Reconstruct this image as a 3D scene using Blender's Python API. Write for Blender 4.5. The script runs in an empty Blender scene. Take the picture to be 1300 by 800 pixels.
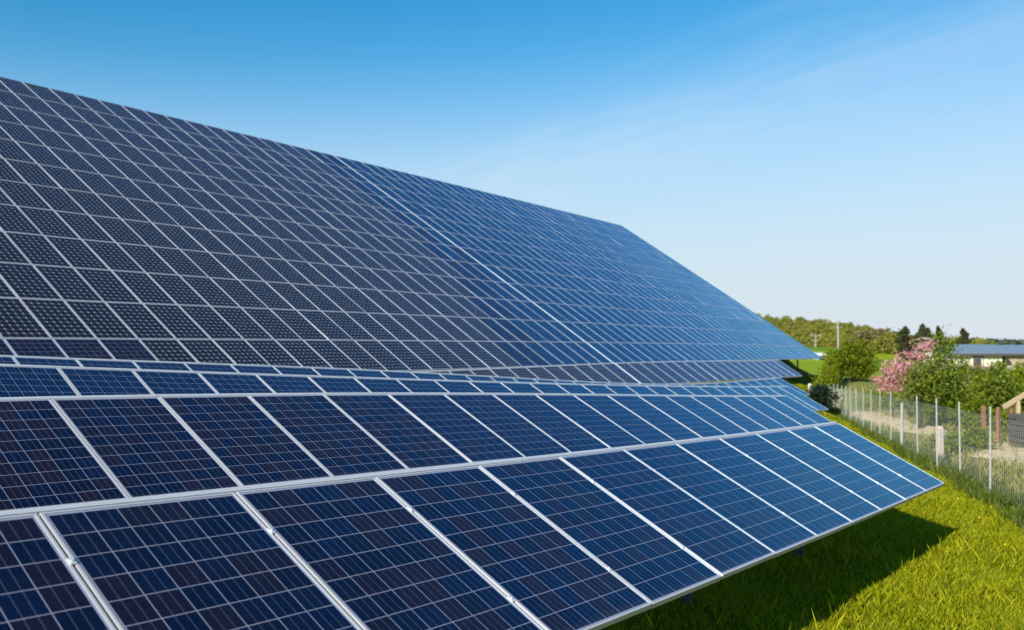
import bpy, math, random
import numpy as np
from mathutils import Matrix, Vector

random.seed(7)
rng = np.random.default_rng(11)
scene = bpy.context.scene
COL = scene.collection
PI = math.pi
R = math.radians

# ------------------------------------------------------------------ camera
W0, H0, F0 = 1300.0, 800.0, 1128.0          # photograph size and focal length in its pixels
CAM_Z = 2.6
PITCH = math.atan((435 - 400) / F0)
CAM = np.array([0.0, 0.0, CAM_Z])


def ray(px, py):
    a = (px - 650) / F0
    v = (400 - py) / F0
    cp, sp = math.cos(PITCH), math.sin(PITCH)
    r = np.array([a, cp - v * sp, sp + v * cp])
    return r / r[1]


def at(px, py, D):
    """world point seen at a photograph pixel, D metres ahead"""
    return CAM + ray(px, py) * D


cam_data = bpy.data.cameras.new('camera')
cam = bpy.data.objects.new('camera', cam_data)
COL.objects.link(cam)
cam.location = CAM
cam.rotation_euler = (PI / 2 + PITCH, 0, 0)
cam_data.sensor_width = 36.0
cam_data.lens = 36.0 * F0 / W0
cam_data.clip_end = 6000
cam_data.dof.use_dof = True
cam_data.dof.focus_distance = 7.0
cam_data.dof.aperture_fstop = 2.0
scene.camera = cam
scene.render.resolution_x, scene.render.resolution_y = 1024, 630

# ------------------------------------------------------------------ light
SUN_AZ, SUN_EL = R(-146), R(27.5)
world = bpy.data.worlds.new('World')
scene.world = world
world.use_nodes = True
nt = world.node_tree
nt.nodes.clear()


def N(tree, typ, **kw):
    n = tree.nodes.new(typ)
    for k, v in kw.items():
        setattr(n, k, v)
    return n


sky = N(nt, 'ShaderNodeTexSky', sky_type='NISHITA')
sky.sun_disc = False
sky.sun_elevation = SUN_EL
sky.sun_rotation = SUN_AZ
sky.air_density = 1.0
sky.dust_density = 0.25
sky.ozone_density = 3.0
sky.altitude = 200
# thin high cloud, a veil in the sky
tc = N(nt, 'ShaderNodeTexCoord')


def wmath(op, a, b=None, c=None):
    n = N(nt, 'ShaderNodeMath', operation=op)
    for k, v in enumerate((a, b, c)):
        if v is None:
            continue
        if isinstance(v, (int, float)):
            n.inputs[k].default_value = v
        else:
            nt.links.new(v, n.inputs[k])
    return n.outputs[0]


csep = N(nt, 'ShaderNodeSeparateXYZ')
nt.links.new(tc.outputs['Generated'], csep.inputs[0])
czz = wmath('MAXIMUM', csep.outputs[2], 0.02)
cpx, cpy = wmath('DIVIDE', csep.outputs[0], czz), wmath('DIVIDE', csep.outputs[1], czz)
across = wmath('SUBTRACT', wmath('MULTIPLY_ADD', cpx, 0.877, wmath('MULTIPLY', cpy, 0.48)), 2.72)
alongc = wmath('MULTIPLY_ADD', cpx, -0.48, wmath('MULTIPLY', cpy, 0.877))
cvec = N(nt, 'ShaderNodeCombineXYZ')
nt.links.new(wmath('MULTIPLY', across, 1.9), cvec.inputs[0])
nt.links.new(wmath('MULTIPLY', alongc, 0.55), cvec.inputs[1])
nz = N(nt, 'ShaderNodeTexNoise')
nz.inputs['Scale'].default_value = 1.6
nz.inputs['Detail'].default_value = 8
nz.inputs['Roughness'].default_value = 0.6
nz.inputs['Distortion'].default_value = 0.5
nt.links.new(cvec.outputs[0], nz.inputs['Vector'])
band = N(nt, 'ShaderNodeMapRange', interpolation_type='SMOOTHSTEP')
band.inputs['From Min'].default_value = 0.95
band.inputs['From Max'].default_value = 0.0
nt.links.new(wmath('ABSOLUTE', wmath('MULTIPLY_ADD', nz.outputs['Fac'], 0.9, wmath('SUBTRACT', across, 0.45))), band.inputs['Value'])
cn = N(nt, 'ShaderNodeMapRange')
cn.inputs['From Min'].default_value = 0.25
cn.inputs['From Max'].default_value = 0.8
cn.inputs['To Max'].default_value = 0.36
nt.links.new(nz.outputs['Fac'], cn.inputs['Value'])
cloud_fac = wmath('MULTIPLY', band.outputs[0], cn.outputs[0])
mix = N(nt, 'ShaderNodeMix', data_type='RGBA')
mix.inputs[7].default_value = (6.4, 7.6, 8.6, 1)
# deep spring blue overhead, a pale haze band towards the horizon
hs = N(nt, 'ShaderNodeMix', data_type='RGBA', blend_type='MULTIPLY')
hs.inputs[0].default_value = 1.0
hs.inputs[7].default_value = (0.15, 1.22, 1.5, 1)
sepz = N(nt, 'ShaderNodeSeparateXYZ')
hr = N(nt, 'ShaderNodeValToRGB')
els = hr.color_ramp.elements
hr.color_ramp.interpolation = 'B_SPLINE'
while len(els) < 9:
    els.new(0.5)
for e_, (pos, val) in zip(els, ((0.0, 1.0), (0.035, 0.97), (0.113, 0.86), (0.2, 0.55), (0.24, 0.36), (0.28, 0.19), (0.32, 0.08), (0.37, 0.03), (0.5, 0.0))):
    e_.position = pos
    e_.color = (val, val, val, 1)
hz = N(nt, 'ShaderNodeMix', data_type='RGBA')
hz.inputs[7].default_value = (6.5, 7.1, 7.7, 1)
bg = N(nt, 'ShaderNodeBackground')
bg.inputs['Strength'].default_value = 0.062
out = N(nt, 'ShaderNodeOutputWorld')
L = nt.links.new
L(cloud_fac, mix.inputs[0])
L(sky.outputs['Color'], hs.inputs[6])
L(tc.outputs['Generated'], sepz.inputs[0])
L(wmath('MULTIPLY', sepz.outputs[2], wmath('MULTIPLY_ADD', sepz.outputs[0], -0.22, 1.0)), hr.inputs[0])
L(hr.outputs[0], hz.inputs[0])
L(hs.outputs[2], hz.inputs[6])
L(hz.outputs[2], mix.inputs[6])
L(mix.outputs[2], bg.inputs['Color'])
L(bg.outputs['Background'], out.inputs['Surface'])

sun_d = bpy.data.lights.new('sun', 'SUN')
sun_d.energy = 4.8
sun_d.angle = R(0.5)
sun_d.color = (1.0, 0.93, 0.82)
sun = bpy.data.objects.new('sun', sun_d)
COL.objects.link(sun)
to_sun = Vector((math.sin(SUN_AZ) * math.cos(SUN_EL), math.cos(SUN_AZ) * math.cos(SUN_EL), math.sin(SUN_EL)))
sun.rotation_euler = to_sun.to_track_quat('Z', 'Y').to_euler()
sun.location = (-10, -12, 20)

vs = scene.view_settings
vs.view_transform = 'Standard'
vs.look = 'None'
vs.exposure = 0.8
vs.gamma = 1.0

# ------------------------------------------------------------------ materials


def new_mat(name):
    m = bpy.data.materials.new(name)
    m.use_nodes = True
    t = m.node_tree
    b = t.nodes['Principled BSDF']
    return m, t, b


def plain(name, col, rough=0.6, metal=0.0, noise=0.0, scale=8.0, spec=0.5):
    m, t, b = new_mat(name)
    b.inputs['Roughness'].default_value = rough
    b.inputs['Metallic'].default_value = metal
    b.inputs['Specular IOR Level'].default_value = spec
    b.inputs['Base Color'].default_value = (*col, 1)
    if noise:
        c = N(t, 'ShaderNodeTexCoord')
        n = N(t, 'ShaderNodeTexNoise')
        n.inputs['Scale'].default_value = scale
        n.inputs['Detail'].default_value = 5
        r = N(t, 'ShaderNodeMix', data_type='RGBA')
        r.inputs[6].default_value = (*[v * (1 - noise) for v in col], 1)
        r.inputs[7].default_value = (*[min(1, v * (1 + noise)) for v in col], 1)
        t.links.new(c.outputs['Object'], n.inputs['Vector'])
        t.links.new(n.outputs['Fac'], r.inputs[0])
        t.links.new(r.outputs[2], b.inputs['Base Color'])
    return m


def math_node(t, op, a, b=None, c=None):
    n = N(t, 'ShaderNodeMath', operation=op)
    for i, v in enumerate((a, b, c)):
        if v is None:
            continue
        if isinstance(v, (int, float)):
            n.inputs[i].default_value = v
        else:
            t.links.new(v, n.inputs[i])
    return n.outputs[0]


def mixc(t, fac, a, b):
    n = N(t, 'ShaderNodeMix', data_type='RGBA')
    for i, v in ((0, fac), (6, a), (7, b)):
        if isinstance(v, tuple):
            n.inputs[i].default_value = (*v, 1)
        elif isinstance(v, (int, float)):
            n.inputs[i].default_value = v
        else:
            t.links.new(v, n.inputs[i])
    return n.outputs[2]


def panel_glass(name, cell_a, cell_b, cell_dark, back, nx, ny, mono=False, rough=0.1, dark_share=0.2, bus=0.012,
                tint=(0.25, 0.69, 1.0), ior=1.52):
    """glass of a solar module seen with its cells behind: UV runs 0..1 over the module"""
    m, t, b = new_mat(name)
    uv = N(t, 'ShaderNodeUVMap')
    sep = N(t, 'ShaderNodeSeparateXYZ')
    t.links.new(uv.outputs['UV'], sep.inputs[0])
    mu, mv = 0.011, 0.008                   # backsheet margin
    u = math_node(t, 'MULTIPLY', math_node(t, 'SUBTRACT', sep.outputs[0], mu), nx / (1 - 2 * mu))
    v = math_node(t, 'MULTIPLY', math_node(t, 'SUBTRACT', sep.outputs[1], mv), ny / (1 - 2 * mv))
    fu, fv = math_node(t, 'FRACT', u), math_node(t, 'FRACT', v)
    cu, cv = math_node(t, 'FLOOR', u), math_node(t, 'FLOOR', v)
    du = math_node(t, 'ABSOLUTE', math_node(t, 'SUBTRACT', fu, 0.5))
    dv = math_node(t, 'ABSOLUTE', math_node(t, 'SUBTRACT', fv, 0.5))
    gap = math_node(t, 'GREATER_THAN', math_node(t, 'MAXIMUM', du, dv), 0.487)
    if mono:
        gap = math_node(t, 'MAXIMUM', gap, math_node(t, 'GREATER_THAN', math_node(t, 'ADD', du, dv), 0.83))
    for val, op in ((0.0, 'LESS_THAN'), (float(nx), 'GREATER_THAN')):
        gap = math_node(t, 'MAXIMUM', gap, math_node(t, op, u, val))
    for val, op in ((0.0, 'LESS_THAN'), (float(ny), 'GREATER_THAN')):
        gap = math_node(t, 'MAXIMUM', gap, math_node(t, op, v, val))
    # two busbars on every cell
    bb = math_node(t, 'LESS_THAN', math_node(t, 'ABSOLUTE', math_node(t, 'SUBTRACT', du, 0.165)), bus)
    oi = N(t, 'ShaderNodeObjectInfo')
    comb = N(t, 'ShaderNodeCombineXYZ')
    t.links.new(cu, comb.inputs[0])
    t.links.new(cv, comb.inputs[1])
    t.links.new(math_node(t, 'MULTIPLY', oi.outputs['Random'], 517.0), comb.inputs[2])
    wn = N(t, 'ShaderNodeTexWhiteNoise', noise_dimensions='3D')
    t.links.new(comb.outputs[0], wn.inputs['Vector'])
    wsep = N(t, 'ShaderNodeSeparateColor')
    t.links.new(wn.outputs['Color'], wsep.inputs[0])
    cell = mixc(t, math_node(t, 'POWER', wsep.outputs[0], 1.8), cell_a, cell_b)
    cell = mixc(t, math_node(t, 'LESS_THAN', wsep.outputs[1], dark_share), cell, cell_dark)
    # whole-module tint
    cell = mixc(t, math_node(t, 'MULTIPLY', oi.outputs['Random'], 0.3), cell, cell_b)
    # crystal grain
    vo = N(t, 'ShaderNodeTexVoronoi')
    vo.inputs['Scale'].default_value = 130
    t.links.new(uv.outputs['UV'], vo.inputs['Vector'])
    vsep = N(t, 'ShaderNodeSeparateColor')
    t.links.new(vo.outputs['Color'], vsep.inputs[0])
    grain = math_node(t, 'MULTIPLY_ADD', vsep.outputs[0], 0.0 if mono else 0.5, 1.0 if mono else 0.75)
    gm = N(t, 'ShaderNodeVectorMath', operation='SCALE')
    t.links.new(cell, gm.inputs[0])
    t.links.new(grain, gm.inputs['Scale'])
    c1 = mixc(t, math_node(t, 'MULTIPLY', bb, 0.45), gm.outputs[0], tuple(x * 0.45 for x in back))
    c2 = mixc(t, gap, c1, back)
    t.links.new(c2, b.inputs['Base Color'])
    # dust on the glass: slight roughness change
    no = N(t, 'ShaderNodeTexNoise')
    no.inputs['Scale'].default_value = 3.0
    no.inputs['Detail'].default_value = 6
    tco = N(t, 'ShaderNodeTexCoord')
    t.links.new(tco.outputs['Object'], no.inputs['Vector'])
    mr = N(t, 'ShaderNodeMapRange')
    mr.inputs['To Min'].default_value = rough * 0.7
    mr.inputs['To Max'].default_value = rough * 1.5
    t.links.new(no.outputs['Fac'], mr.inputs['Value'])
    t.links.new(mr.outputs['Result'], b.inputs['Roughness'])
    # light dust, thicker along the lower edge
    dn = N(t, 'ShaderNodeTexNoise')
    dn.inputs['Scale'].default_value = 2.2
    dn.inputs['Detail'].default_value = 9
    dn.inputs['Roughness'].default_value = 0.7
    t.links.new(tco.outputs['Object'], dn.inputs['Vector'])
    dust = math_node(t, 'MULTIPLY', math_node(t, 'POWER', dn.outputs['Fac'], 3.0), 0.10)
    lip = N(t, 'ShaderNodeMapRange')
    lip.inputs['From Min'].default_value = 0.955
    lip.inputs['From Max'].default_value = 1.0
    lip.inputs['To Max'].default_value = 0.10
    t.links.new(math_node(t, 'MULTIPLY_ADD', dn.outputs['Fac'], 0.03, math_node(t, 'SUBTRACT', sep.outputs[1], 0.015)), lip.inputs['Value'])
    c3 = mixc(t, math_node(t, 'ADD', dust, lip.outputs['Result']), c2, (0.15, 0.145, 0.15))
    t.links.new(c3, b.inputs['Base Color'])
    b.inputs['Specular IOR Level'].default_value = 0.0
    gl = N(t, 'ShaderNodeBsdfGlossy')
    gl.inputs['Color'].default_value = (*tint, 1)          # anti-reflex film
    t.links.new(mr.outputs['Result'], gl.inputs['Roughness'])
    fr = N(t, 'ShaderNodeFresnel')
    fr.inputs['IOR'].default_value = ior
    ms = N(t, 'ShaderNodeMixShader')
    t.links.new(fr.outputs[0], ms.inputs[0])
    t.links.new(b.outputs[0], ms.inputs[1])
    t.links.new(gl.outputs[0], ms.inputs[2])
    t.links.new(ms.outputs[0], t.nodes['Material Output'].inputs['Surface'])
    return m


M_POLY = panel_glass('poly_module_glass', (0.0014, 0.0022, 0.009), (0.0012, 0.0050, 0.025), (0.0078, 0.0036, 0.0058),
                     (0.26, 0.27, 0.34), 6, 10, dark_share=0.42)
M_BLUE = panel_glass('bright_blue_module_glass', (0.001, 0.008, 0.034), (0.0015, 0.012, 0.05), (0.001, 0.006, 0.025),
                     (0.26, 0.30, 0.38), 6, 10, dark_share=0.1, tint=(0.30, 0.76, 1.0), ior=1.6)
M_MONO = panel_glass('black_module_glass', (0.0035, 0.0033, 0.0045), (0.0045, 0.0045, 0.006), (0.003, 0.003, 0.004),
                     (0.34, 0.34, 0.38), 6, 10, mono=True, dark_share=0.3, bus=0.008, tint=(0.55, 0.75, 1.0), ior=1.5)
M_GREY = panel_glass('grey_module_glass', (0.020, 0.020, 0.026), (0.024, 0.024, 0.032), (0.018, 0.017, 0.022),
                     (0.24, 0.24, 0.28), 6, 10, mono=True, dark_share=0.3, bus=0.008, tint=(0.42, 0.74, 1.0), ior=1.52)
M_FRAME = plain('aluminium_frame', (0.50, 0.49, 0.50), 0.42, 0.25, 0.08, 3.0)
M_FFRAME = plain('field_frame', (0.42, 0.43, 0.47), 0.45, 0.2, 0.1, 3.0)
M_RAIL = plain('aluminium_rail', (0.60, 0.60, 0.61), 0.38, 0.3, 0.08, 2.0)
M_STEEL = plain('galvanised_steel', (0.05, 0.05, 0.05), 0.6, 0.2, 0.15, 6.0)
M_POST = plain('pale_galvanised_post', (0.31, 0.33, 0.30), 0.6, 0.1, 0.12, 5.0)
M_WIRE = plain('fence_wire', (0.30, 0.34, 0.31), 0.5, 0.3)
M_CONC = plain('pinkish_concrete', (0.46, 0.38, 0.33), 0.9, 0, 0.2, 9.0)
M_REDWOOD = plain('red_brown_timber', (0.20, 0.09, 0.06), 0.8, 0, 0.3, 14.0)
M_GREYWOOD = plain('weathered_grey_board', (0.075, 0.07, 0.068), 0.85, 0, 0.35, 16.0)
M_PALEWOOD = plain('pale_timber', (0.42, 0.31, 0.19), 0.8, 0, 0.25, 14.0)
M_BARK = plain('bark', (0.032, 0.025, 0.018), 0.95, 0, 0.4, 12.0)
M_BARKPALE = plain('pale_bark', (0.24, 0.19, 0.14), 0.95, 0, 0.3, 8.0)
M_WALL = plain('cream_render', (0.55, 0.50, 0.40), 0.9, 0, 0.08, 1.5)
M_WALLTAN = plain('tan_render', (0.30, 0.25, 0.19), 0.9, 0, 0.15, 1.5)
M_DARK = plain('dark_timber_eaves_shade', (0.05, 0.045, 0.045), 0.8, 0, 0.2, 4.0)  # door timber, and the painted shade under the eaves
M_GLASSWIN = plain('window_glass', (0.03, 0.04, 0.05), 0.1)
M_TRIM = plain('white_trim', (0.75, 0.74, 0.70), 0.7)
M_ORANGE = plain('orange_tile', (0.30, 0.16, 0.10), 0.85, 0, 0.25, 5.0)
M_WHITE = plain('white_paint', (0.55, 0.55, 0.53), 0.6, 0, 0.05, 3.0)
M_CONCPOLE = plain('concrete_pole', (0.30, 0.29, 0.26), 0.9, 0, 0.1, 4.0)
M_YELLOW = plain('dandelion_yellow', (0.75, 0.52, 0.01), 0.8)


def blue_roof():
    m, t, b = new_mat('blue_sheet_roof')
    c = N(t, 'ShaderNodeTexCoord')
    w = N(t, 'ShaderNodeTexWave', wave_type='BANDS', bands_direction='X')
    w.inputs['Scale'].default_value = 1.1
    t.links.new(c.outputs['Object'], w.inputs['Vector'])
    t.links.new(mixc(t, w.outputs['Fac'], (0.13, 0.17, 0.22), (0.17, 0.21, 0.26)), b.inputs['Base Color'])
    b.inputs['Roughness'].default_value = 0.4
    return m


M_BLUEROOF = blue_roof()


def leaf_mat(name, cols, transl=0.35, rough=0.6, sub=None):
    """foliage: every leaf takes its own tone from the list"""
    m, t, b = new_mat(name)
    g = N(t, 'ShaderNodeNewGeometry')
    ramp = N(t, 'ShaderNodeValToRGB')
    el = ramp.color_ramp.elements
    while len(el) < len(cols):
        el.new(0.5)
    for i, c in enumerate(cols):
        el[i].position = i / max(1, len(cols) - 1)
        el[i].color = (*c, 1)
    t.links.new(g.outputs['Random Per Island'], ramp.inputs[0])
    t.links.new(ramp.outputs[0], b.inputs['Base Color'])
    b.inputs['Roughness'].default_value = rough
    b.inputs['Specular IOR Level'].default_value = 0.15
    tr = N(t, 'ShaderNodeBsdfTranslucent')
    t.links.new(ramp.outputs[0], tr.inputs['Color'])
    ms = N(t, 'ShaderNodeMixShader')
    ms.inputs[0].default_value = transl
    o = t.nodes['Material Output']
    t.links.new(b.outputs[0], ms.inputs[1])
    t.links.new(tr.outputs[0], ms.inputs[2])
    t.links.new(ms.outputs[0], o.inputs['Surface'])
    return m


M_GRASS = leaf_mat('grass_blade', [(0.10, 0.14, 0.002), (0.215, 0.255, 0.003), (0.32, 0.33, 0.005), (0.40, 0.36, 0.01)], 0.4, 0.55)
M_TALLGRASS = leaf_mat('tall_grass_blade', [(0.04, 0.08, 0.008), (0.075, 0.12, 0.012), (0.15, 0.16, 0.03), (0.05, 0.09, 0.01)], 0.35, 0.6)
M_DRY = leaf_mat('dry_grass_blade', [(0.12, 0.16, 0.02), (0.27, 0.24, 0.08), (0.36, 0.29, 0.13), (0.12, 0.17, 0.018)], 0.3, 0.7)
M_LEAF = leaf_mat('fresh_leaf', [(0.05, 0.09, 0.006), (0.09, 0.145, 0.008), (0.16, 0.20, 0.014), (0.22, 0.24, 0.04)])
M_LEAFY = leaf_mat('yellow_green_leaf', [(0.11, 0.155, 0.005), (0.19, 0.235, 0.006), (0.27, 0.29, 0.012)], 0.4)
M_LEAFD = leaf_mat('mid_green_leaf', [(0.06, 0.095, 0.004), (0.12, 0.16, 0.005), (0.18, 0.21, 0.007)], 0.35)
M_LEAFSHADE = leaf_mat('shade_dark_leaf', [(0.006, 0.014, 0.010), (0.010, 0.022, 0.013), (0.016, 0.03, 0.014)], 0.1)  # near-black greens: shade behind the tables put into the leaf colour
M_CONIFER = leaf_mat('conifer_needle', [(0.024, 0.03, 0.012), (0.042, 0.05, 0.018), (0.07, 0.07, 0.026)], 0.1)
M_TAN = leaf_mat('budding_twig', [(0.14, 0.11, 0.05), (0.20, 0.16, 0.075), (0.12, 0.12, 0.035)], 0.25)
M_PINK = leaf_mat('pink_blossom', [(0.40, 0.13, 0.15), (0.58, 0.26, 0.28), (0.72, 0.44, 0.44), (0.50, 0.20, 0.23), (0.20, 0.07, 0.06)], 0.3)
M_FOREST = leaf_mat('far_wood_leaf', [(0.10, 0.13, 0.012), (0.17, 0.19, 0.016), (0.23, 0.23, 0.03), (0.24, 0.20, 0.06), (0.13, 0.155, 0.014)], 0.3)
M_FARWOOD = leaf_mat('horizon_wood_leaf', [(0.03, 0.05, 0.04), (0.05, 0.07, 0.05), (0.06, 0.07, 0.045)], 0.1)

# ------------------------------------------------------------------ helpers


def link(o, parent=None):
    COL.objects.link(o)
    if parent is not None:
        o.parent = parent
    return o


def thing(name, label, cat, loc=(0, 0, 0), group=None):
    o = bpy.data.objects.new(name, None)
    o.empty_display_size = 0.2
    o.location = loc
    link(o)
    return tag(o, label, cat, group)


def tag(o, label, cat, group=None):
    o['label'] = label
    o['category'] = cat
    if group:
        o['group'] = group
    return o


def kind(o, k):
    o['kind'] = k
    return o


class MB:
    """collects vertices and faces for one mesh"""

    def __init__(self):
        self.v, self.f, self.m, self.uv = [], [], [], {}

    def quad(self, a, b, c, d, mi=0, uv=None):
        i = len(self.v)
        self.v += [tuple(a), tuple(b), tuple(c), tuple(d)]
        self.f.append((i, i + 1, i + 2, i + 3))
        self.m.append(mi)
        if uv:
            self.uv[len(self.f) - 1] = uv

    def hexa(self, p, mi=0):
        """eight corners: bottom ring then top ring (counter-clockwise from above)"""
        i = len(self.v)
        self.v += [tuple(q) for q in p]
        for q in ((3, 2, 1, 0), (4, 5, 6, 7), (0, 1, 5, 4), (1, 2, 6, 5), (2, 3, 7, 6), (3, 0, 4, 7)):
            self.f.append(tuple(i + k for k in q))
            self.m.append(mi)

    def box(self, c, s, mi=0, rz=0.0):
        x, y, z = c
        a, b, h = s[0] / 2, s[1] / 2, s[2] / 2
        cr_, sr_ = math.cos(rz), math.sin(rz)
        pts = []
        for dz in (-h, h):
            for dx, dy in ((-a, -b), (a, -b), (a, b), (-a, b)):
                pts.append((x + dx * cr_ - dy * sr_, y + dx * sr_ + dy * cr_, z + dz))
        self.hexa(pts, mi)

    def beam(self, p, q, w, h, up=(0, 0, 1), mi=0):
        p, q = Vector(p), Vector(q)
        d = (q - p).normalized()
        s = d.cross(Vector(up))
        if s.length < 1e-4:
            s = Vector((1, 0, 0))
        s.normalize()
        n = s.cross(d).normalized()
        s, n = s * w / 2, n * h / 2
        self.hexa([p - s - n, p + s - n, q + s - n, q - s - n, p - s + n, p + s + n, q + s + n, q - s + n], mi)

    def tube(self, pts, rad, seg=8, mi=0, cap=True):
        pts = [Vector(p) for p in pts]
        rad = rad if isinstance(rad, (list, tuple)) else [rad] * len(pts)
        base = len(self.v)
        for i, p in enumerate(pts):
            d = (pts[min(i + 1, len(pts) - 1)] - pts[max(i - 1, 0)]).normalized()
            a = d.cross(Vector((0.3, 0.9, 0.1))).normalized()
            b = d.cross(a)
            for k in range(seg):
                t = 2 * PI * k / seg
                self.v.append(tuple(p + (a * math.cos(t) + b * math.sin(t)) * rad[i]))
        for i in range(len(pts) - 1):
            for k in range(seg):
                k2 = (k + 1) % seg
                self.f.append((base + i * seg + k, base + i * seg + k2, base + (i + 1) * seg + k2, base + (i + 1) * seg + k))
                self.m.append(mi)
        if cap:
            self.f.append(tuple(base + (len(pts) - 1) * seg + k for k in range(seg)))
            self.m.append(mi)
            self.f.append(tuple(base + k for k in reversed(range(seg))))
            self.m.append(mi)

    def mesh(self, name, mats):
        me = bpy.data.meshes.new(name)
        me.from_pydata(self.v, [], self.f)
        for m in (mats if isinstance(mats, (list, tuple)) else [mats]):
            me.materials.append(m)
        me.polygons.foreach_set('material_index', self.m)
        if self.uv:
            lay = me.uv_layers.new(name='UVMap')
            for fi, uv in self.uv.items():
                for li, c in zip(me.polygons[fi].loop_indices, uv):
                    lay.data[li].uv = c
        me.update()
        return me

    def build(self, name, mats, parent=None, smooth=False):
        me = self.mesh(name, mats)
        if smooth:
            me.polygons.foreach_set('use_smooth', [True] * len(me.polygons))
        o = bpy.data.objects.new(name, me)
        return link(o, parent)


def np_mesh(name, verts, faces, mat):
    """fast mesh from arrays (faces all of one size)"""
    me = bpy.data.meshes.new(name)
    n, k = faces.shape
    me.vertices.add(len(verts))
    me.vertices.foreach_set('co', verts.astype(np.float32).ravel())
    me.loops.add(n * k)
    me.loops.foreach_set('vertex_index', faces.astype(np.int32).ravel())
    me.polygons.add(n)
    me.polygons.foreach_set('loop_start', np.arange(0, n * k, k, dtype=np.int32))
    me.polygons.foreach_set('loop_total', np.full(n, k, dtype=np.int32))
    me.materials.append(mat)
    me.update(calc_edges=True)
    return me


# ------------------------------------------------------------------ solar tables: plan line, rise and fall along it
TABLES = {
    'A': dict(P0=(-2.06, 3.881), az=37.34, tilt=27.2, c=[0.000641642, -0.0434443, -0.736441], s0=-4, s1=11, L=1.57),
    'B': dict(P0=(-3.978, 7.674), az=38.07, tilt=27.5, c=[8.5331e-05, -0.00256224, -0.0269555, -0.481634], s0=-4, s1=17, L=1.57),
    'C': dict(P0=(-5.813, 11.385), az=38.22, tilt=28.2, c=[8.23091e-06, 0.000215952, -0.0589707, -0.316978], s0=-4, s1=25, L=1.57),
    'D': dict(P0=(-7.858, 13.985), az=37.2, tilt=27.0, c=[-1.95682e-07, 1.51876e-05, -0.000341027, 0.00216411, -0.0555136, -0.219614],
              s0=-4, s1=33, L=1.57),
    'E': dict(P0=(-11.576, 14.527), az=37.0, tilt=33.0, c=[2.15017e-06, -0.000244821, 0.00958151, -0.152964, -0.00346074],
              s0=13, s1=44, L=1.57),
}


def tpoint(T, s, t):
    """point of a table's plane: s panels along, t metres down the slope"""
    az, ti = R(T['az']), R(T['tilt'])
    u = np.array([math.sin(az), math.cos(az)])
    n = np.array([math.cos(az), -math.sin(az)])
    p = np.array(T['P0']) + s * u + n * t * math.cos(ti)
    return np.array([p[0], p[1], CAM_Z + np.polyval(T['c'], s) - t * math.sin(ti)])


FQ = (17.848452335588732, 0.5905530602920984, 0.5787472898731818, 1.6303905696369307, -0.002855652796326182,
      -0.027474065052464216, -0.07890539650042915, 0.09856191237491063)


def fpoint(s, r):
    """point of the big sloping field: s panels along, r rows up (row 0 starts at r = -1)"""
    D, az, ti, Lr, dz, b0, b1, b2 = FQ
    u = np.array([math.sin(az), math.cos(az), 0])
    n = np.array([math.cos(az), -math.sin(az), 0])
    nn = np.array([n[0] * math.sin(ti), n[1] * math.sin(ti), math.cos(ti)])
    bump = b0 * (r - 5) ** 2 / 25 + b1 * ((s - 28) / 28) ** 2 + b2 * (s - 28) / 28 * (r - 5) / 5
    rr = ray(4, 429)
    rr = rr / 1.0
    P0 = rr * D
    # the fit used an un-normalised ray: keep its depth
    a_, v_ = (4 - 650) / F0, (400 - 429) / F0
    cp, sp = math.cos(PITCH), math.sin(PITCH)
    P0 = np.array([a_, cp - v_ * sp, sp + v_ * cp]) * D
    P = P0 + s * u + np.array([0, 0, dz * s]) - r * Lr * (n * math.cos(ti) - np.array([0, 0, math.sin(ti)])) + nn * bump
    return P + np.array([0, 0, CAM_Z])


# ------------------------------------------------------------------ terrain
FENCE_P0 = np.array([(1254 - 650) / F0 * 17.17, 17.17])
FENCE_DIR = np.array([(960 - 650) / F0, 1.0])


def fence_z(D):
    return CAM_Z + np.interp(D, [0, 17.17, 29.8, 42.4, 54.9, 70], [-2.62, -3.0, -3.41, -3.89, -4.3, -4.2])


def fence_xy(D):
    return FENCE_P0 + FENCE_DIR * (D - 17.17)


ctrl = []
for key, clr in (('A', .82), ('B', .8), ('C', .8), ('D', .85), ('E', .9)):
    T = TABLES[key]
    for s in np.arange(T['s0'], T['s1'] + .1, 3):
        p = tpoint(T, s, T['L'])
        ctrl.append((p[0], p[1], p[2] - clr))
for D in np.arange(2, 56, 4):
    x, y = fence_xy(D)
    ctrl.append((x, y, fence_z(D)))
    ctrl.append((x + 3.5, y, fence_z(D) + .05 - .0 * D))
    ctrl.append((x + 9, y, CAM_Z - 3.15 - .006 * D))
    ctrl.append((x + 20, y, CAM_Z - 3.3 - .004 * D))
for s in np.arange(-8, 58, 5.5):
    for r in (-1, 2, 5, 8, 11):
        p = fpoint(s, r)
        ctrl.append((p[0], p[1], p[2] - (.85 if r < 0 else .75) - (1.1 if s > 44 and r < 0 else .4 if s > 44 and r < 3 else 0)))
    p = fpoint(s, 13.5)
    ctrl.append((p[0], p[1], p[2] - 2.2))
    ctrl.append((p[0] - 12, p[1] + 8, CAM_Z + 4.0))
    ctrl.append((p[0] - 30, p[1] + 20, CAM_Z - 1.5))
for x, y, z in ((0, 0, -2.35), (3, 2, -2.45), (6, 5, -2.62), (4, 8.5, -2.55), (-4, -4, -2.2), (10, -5, -2.6), (-12, 3, -1.8), (0, -12, -2.4),
                (7.2, 14.2, -2.83), (26, 75, -2.65), (22, 80, -2.5), (30, 66, -3.1), (24, 68, -2.6), (40, 90, -2.9), (20, 110, -2.4), (60, 110, -3.0),
                (60, 60, -3.5), (90, 40, -3.6), (0, 130, -2.2), (-60, 90, -1.8), (-60, 20, -1.8), (-40, -30, -2)):
    ctrl.append((x, y, CAM_Z + z))
ctrl = np.array(ctrl)


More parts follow.
